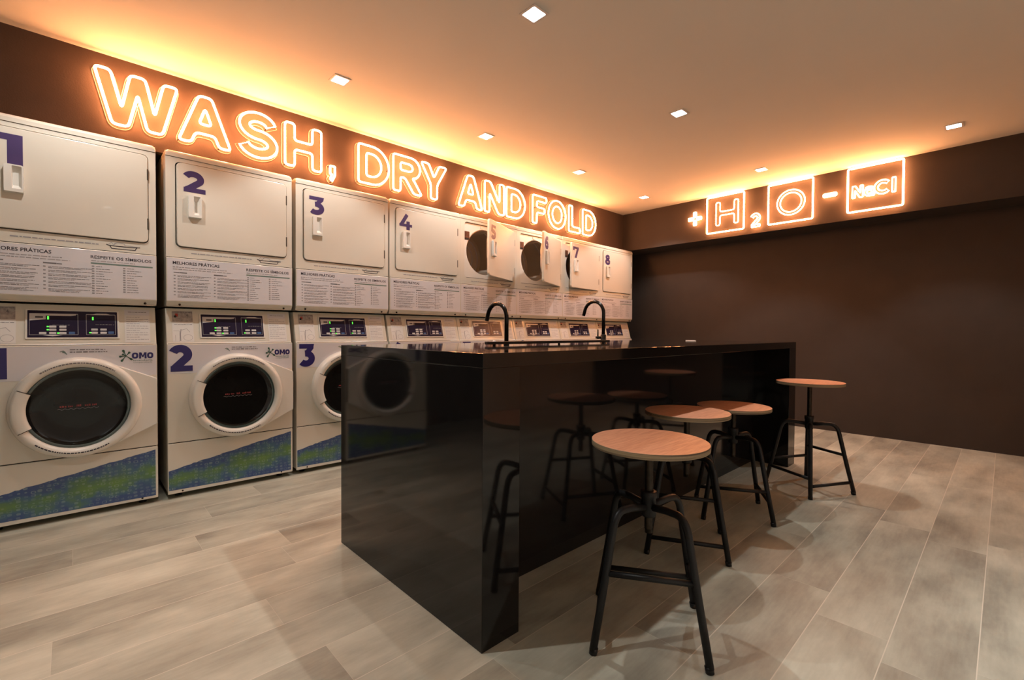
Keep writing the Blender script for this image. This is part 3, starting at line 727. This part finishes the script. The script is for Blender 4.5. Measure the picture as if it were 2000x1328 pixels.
    for cx_ in (.412, .538):
        for k in range(12 if cx_ < .5 else 11):
            zz = 1.309 - .0128*k; b.m(ink_soft); b.rect(cx_, cx_ + .010, z(zz), z(zz + .007), y); b.m(ink_grey)
            dashes(b, cx_ + .016, cx_ + .016 + random.uniform(.022, .072), z(zz + .002), .0030, y, .016, .002)
    d['sheettext'] = b.mesh('sheet_lettering')
    b = MB().m(ink_soft); y = -.0007; dashes(b, .120, .440, z(1.428), .007, y, .022, .004); d['strap'] = b.mesh('small_lettering')
    b = MB().m(ink); zb = 1.424
    b.ribbon([(.470, z(zb + .012)), (.480, z(zb + .0075)), (.500, z(zb + .006)), (.575, z(zb + .006)), (.612, z(zb + .009))], .0045, y)
    b.ribbon([(.485, z(zb + .006)), (.492, z(zb - .008)), (.590, z(zb - .008)), (.597, z(zb + .006))], .0038, y)
    b.m(ink_soft); b.ribbon(arc(.525, z(zb + .016), .022, .009, -20, 200, 12), .0022, y); b.ribbon([(.480, z(zb+.014)), (.492, z(zb+.024)), (.500, z(zb+.010)), (.512, z(zb+.022))], .002, y); b.ribbon([(.548, z(zb + .013)), (.600, z(zb + .011))], .0022, y)
    d['drawing'] = b.mesh('boat_drawing')
    # door, origin at hinge (x = .647), leaf runs to -x; z origin at door bottom
    W_, H_ = .596, .482; hz = z(1.4655)
    b = MB().m(cream); b.slab(rrect(-W_, 0, 0, H_, .024), -.009, .0105, .003)
    d['door'] = b.mesh('door')
    b = MB().m(white_pl)
    o1 = rrect(-W_ + .05, -.05, .045, H_ - .045, .08, 8); o2 = rrect(-W_ + .085, -.085, .08, H_ - .08, .10, 8)
    lp = [[b.bm.verts.new((x, yy, zz)) for x, zz in o] for o, yy in ((o1, .0108), (o2, .055))]
    for k in range(len(o1)): b.fv((lp[0][k], lp[0][(k+1) % len(o1)], lp[1][(k+1) % len(o1)], lp[1][k]), True)
    b.fv(lp[1]); d['liner'] = b.mesh('liner')
    # recessed pull handle with frame
    hx0, hx1, hz0, hz1 = .104 - .647, .170 - .647, z(1.642) - hz, z(1.768) - hz
    b = MB().m(white_pl)
    fr_o = rrect(hx0, hx1, hz0, hz1, .008, 4); fr_i = rrect(hx0 + .026, hx1 - .006, hz0 + .012, hz1 - .006, .004, 4)
    plate(b, [fr_o, fr_i], -.028, -.009)
    v1 = [b.bm.verts.new((x, -.0275, zz)) for x, zz in fr_i]
    fr_b = [(hx0 + .030 + (x - hx0 - .026)*.55, hz0 + .03 + (zz - hz0 - .012)*.6) for x, zz in fr_i]
    v2 = [b.bm.verts.new((x, -.0094, zz)) for x, zz in fr_b]
    for k in range(len(v1)): b.fv((v1[k], v1[(k+1) % len(v1)], v2[(k+1) % len(v1)], v2[k]), False)
    b.fv(v2); b.prism([(-.0285, hz0 - .003), (-.0285, hz0 + .004), (-.009, hz0 + .002), (-.009, hz0 - .007)], hx0 + .001, hx1 - .001)
    d['handle'] = b.mesh('pull_handle')
    b = MB().m(hinge_m)
    for zz in (.072, .345): b.box(-.004, .0035, -.0098, .006, zz, zz + .062, .001)
    d['hinge'] = b.mesh('hinge')
    return d
DMS = dryer_meshes()
def dryer(i, X, ang):
    lab = {1: 'white stacked dryer marked 1, door closed, at the left edge of the picture', 2: 'white stacked dryer marked 2, door closed',
           3: 'white stacked dryer marked 3, door closed', 4: 'white stacked dryer marked 4, door closed',
           5: 'white stacked dryer marked 5 with its door swung open', 6: 'white stacked dryer marked 6 with its door swung open',
           7: 'white stacked dryer marked 7 with its door slightly ajar', 8: 'white stacked dryer marked 8, door closed, at the end of the row'}[i]
    D = DMS; t = thing('tumble_dryer', lab, 'dryer', (X, 0, Z0), 0, 'dryers stacked on the washers')
    cb = obj('cabinet', D['cabinet'], t); obj('top_lid', D['top'], t); obj('drum', D['drum'], t); obj('inner_label', D['inlabel'], t); obj('door_catch', D['catch'], t)
    sp = obj('service_panel', D['service'], t); obj('instruction_sheet', D['sheet'], sp); obj('sheet_lettering', D['sheettext'], sp); obj('printed_drawing', D['drawing'], cb); obj('small_lettering', D['strap'], cb)
    dr = obj('door', D['door'], t, (.647, 0, 1.4655 - Z0), (0, 0, math.radians(ang)))
    obj('door_liner', D['liner'], dr) if ang else None
    obj('pull_handle', D['handle'], dr)
    obj('hinge', D['hinge'], dr)
    b = MB().m(purple); ch = str(i); hz = 1.4655
    xa, xb = (.078, .192) if ch != '1' else (.078, .168)
    digit(b, ch, xa - .647, xb - .647, (1.786 if ch != '1' else 1.768) - hz, 1.906 - hz if ch != '1' else 1.915 - hz, -.0098)
    tag(obj('number_decal', b.mesh('number'), dr), 'purple number %d' % i)
XS = [.1037 - WM, .1482, .8567, 1.5544, 1.5544 + WM + .0005, 1.5544 + 2*WM + .001, 1.5544 + 3*WM + .0015, 1.5544 + 4*WM + .002]
for i, X in enumerate(XS):
    washer(i + 1, X); dryer(i + 1, X, {5: 25, 6: 25, 7: 7}.get(i + 1, 0))

# ------------------------------------------------------------------ island
IX0, IX1, IY0, IY1, IZ = .6542, 3.7045, -2.2166, -1.1963, .9166
isl = thing('island_counter', 'long glossy black waterfall-edge island in the middle of the room', 'counter', ((IX0 + IX1)/2, (IY0 + IY1)/2, 0))
ox, oy = (IX0 + IX1)/2, (IY0 + IY1)/2
def ib(mt, x0, x1, y0, y1, z0, z1, bev=.0015):
    b = MB().m(mt); b.box(x0 - ox, x1 - ox, y0 - oy, y1 - oy, z0, z1, bev, 2); return b
obj('countertop', ib(stone, IX0, IX1, IY0, IY1, IZ - .045, IZ).mesh('countertop'), isl)
obj('end_panel', ib(stone, IX0, IX0 + .157, IY0, IY1, 0, IZ - .0452).mesh('end_panel'), isl)
obj('end_panel', ib(stone, IX1 - .145, IX1, IY0, IY1, 0, IZ - .0452).mesh('end_panel'), isl)
obj('front_panel', ib(panel_m, IX0 + .1572, IX1 - .1452, -1.975, -1.955, 0, IZ - .0452).mesh('front_panel'), isl)
obj('rear_panel', ib(panel_m, IX0 + .1572, IX1 - .1452, IY1 - .03, IY1 - .01, 0, IZ - .0452).mesh('rear_panel'), isl)

def tap(x, y, h, label, lever):
    t = thing('faucet', label, 'faucet', (x, y, IZ), 0, 'black taps on the island')
    r = .0105; R = .072
    pts = [(0, 0, .0), (0, 0, h - R)] + [(0, R - R*math.cos(math.radians(a)), h - R + R*math.sin(math.radians(a))) for a in range(8, 165, 8)]
    e = pts[-1]; pts.append((0, e[1] + .012, e[2] - .038))
    b = MB().m(tap_m); b.tube(pts, r, False, 16); obj('spout', b.mesh('spout'), t)
    b = MB().m(tap_m); b.lathe([(0.001, .052), (.014, .052), (.0165, .048), (.0165, .004), (.021, .002), (.021, 0)] if lever else [(0.001, .008), (.0125, .008), (.014, .006), (.014, 0)], 0, 0, 0, 'z', 24)
    obj('base', b.mesh('base'), t)
    if lever:
        b = MB().m(tap_m); b.tube([(-.012, .008, .032), (-.040, .026, .034)], .0075, False, 12); b.tube([(-.028, .020, .024), (-.028, .020, .082)], .0045, False, 10)
        obj('lever', b.mesh('lever'), t)
tap(1.322, -1.595, .207, 'black arched faucet nearer the camera, in front of the dryer marked 6', False)
tap(2.098, -1.620, .253, 'black arched faucet with side lever further along the island', True)
t = thing('counter_rail', 'low black horizontal rail standing along the island top', 'rail', (1.6, -1.655, IZ))
b = MB().m(black_metal); b.box(-.46, .50, -.012, .012, .006, .0195, .002); obj('bar', b.mesh('bar'), t)
for x in (-.41, .05, .45):
    b = MB().m(black_metal); b.lathe([(0.001, .006), (.006, .006), (.006, .001), (.009, 0), (0.001, 0)], x, 0, 0, 'z', 12); obj('post', b.mesh('post'), t)
b = MB().m(frame_grey); b.lathe([(0.001, .024), (.006, .0235), (.010, .0198)], -.41, 0, 0, 'z', 16); tag(obj('cap', b.mesh('cap'), t), 'shiny round cap')
b = MB().m(paper); b.box(-.05, .05, -.035, .035, 0, .005, .001)
tag(obj('card_stack', b.mesh('card_stack'), None, (3.234, -1.623, IZ), (0, 0, .5)), 'small stack of white cards lying on the far end of the island top', 'cards')

# ------------------------------------------------------------------ stools
def stool(cx, cy, a0, zs, label):
    t = thing('bar_stool', label, 'stool', (cx, cy, 0), 0, 'round-seated metal stools beside the island')
    r = .187
    b = MB().m(wood); b.disc(r - .001, 0, 0, zs, 'z', 72); b.m(ply)
    b.lathe([(r - .001, zs), (r, zs - .001), (r, zs - .017), (r - .001, zs - .018)], 0, 0, 0, 'z', 72, smooth=False); b.m(wood); b.face([( (r-.001)*math.cos(-2*PI*k/72), (r-.001)*math.sin(-2*PI*k/72), zs - .018) for k in range(72)])
    tag(obj('seat', b.mesh('seat'), t, (0, 0, 0)), 'round orange-brown plywood seat')
    b = MB().m(black_metal); b.lathe([(0.001, zs - .0245), (.062, zs - .0245), (.066, zs - .022), (.066, zs - .0182)], 0, 0, 0, 'z', 32); obj('seat_plate', b.mesh('seat_plate'), t)
    b = MB().m(screw_m); zt = zs - .028; zb_ = max(zs - .305, .30); prof = [(.0125, zt)]; z_ = zt - .012
    while z_ > zb_ + .01:
        prof += [(.0138, z_), (.0118, z_ - .0025)]; z_ -= .005
    prof += [(.012, zb_), (0.001, zb_)]
    b.lathe(prof, 0, 0, 0, 'z', 18); tag(obj('screw_shaft', b.mesh('screw_shaft'), t), 'threaded steel screw shaft')
    b = MB().m(black_metal)
    b.lathe([(.0142, .462), (.024, .462), (.0262, .459), (.0262, .442), (.0235, .438), (.0235, .384), (.021, .378), (.0142, .378)], 0, 0, 0, 'z', 28)
    obj('hub', b.mesh('hub'), t)
    feet = []; rl = .0118; def_pts = []
    for k in range(4):
        a = math.radians(a0 + 90*k); u = Vector((math.cos(a), math.sin(a), 0))
        zt = .415
        P = [u*.020 + Vector((0, 0, zt - .004)), u*.075 + Vector((0, 0, zt + .003)), u*.105 + Vector((0, 0, zt + .004))]
        K = u*.146 + Vector((0, 0, zt + .004)); E = u*.236 + Vector((0, 0, .0))
        A_ = u*.108 + Vector((0, 0, zt + .004)); B_ = K + (E - K).normalized()*.055
        for j in range(1, 8):
            s = j/8; P.append(A_*(1-s)**2 + K*2*s*(1-s) + B_*s*s)
        P.append(B_); P.append(K + (E - K)*.6); P.append(E + Vector((0, 0, .012)))
        b = MB().m(black_metal); b.tube(P, rl, False, 14)
        leg = obj('leg', b.mesh('leg'), t)
        b = MB().m(black_metal); b.tube([E + (K - E)*.045, E], [rl + .0012, rl + .0006], False, 14); obj('foot_cap', b.mesh('foot_cap'), leg)
        feet.append((K, E))
    for k, h in enumerate((.072, .235, .165, .115)):
        def at(i, hh):
            K, E = feet[i % 4]; s = (K.z - hh)/(K.z - E.z); return K + (E - K)*s
        b = MB().m(black_metal); p, q_ = at(k, h), at(k + 1, h); b.tube([p, q_], .0092, False, 12); obj('stretcher', b.mesh('stretcher'), t)
stool(1.135, -2.496, 78, .628, 'stool nearest the camera, round wooden seat fully lit, black legs')
stool(1.830, -2.285, 163, .618, 'second stool from the camera, seat half in shadow, partly behind the nearest one')
stool(2.394, -2.275, -14, .583, 'third stool from the camera, lowest seat, half in shadow')
stool(3.145, -2.450, 197, .678, 'farthest stool, highest seat, at the far end of the island')
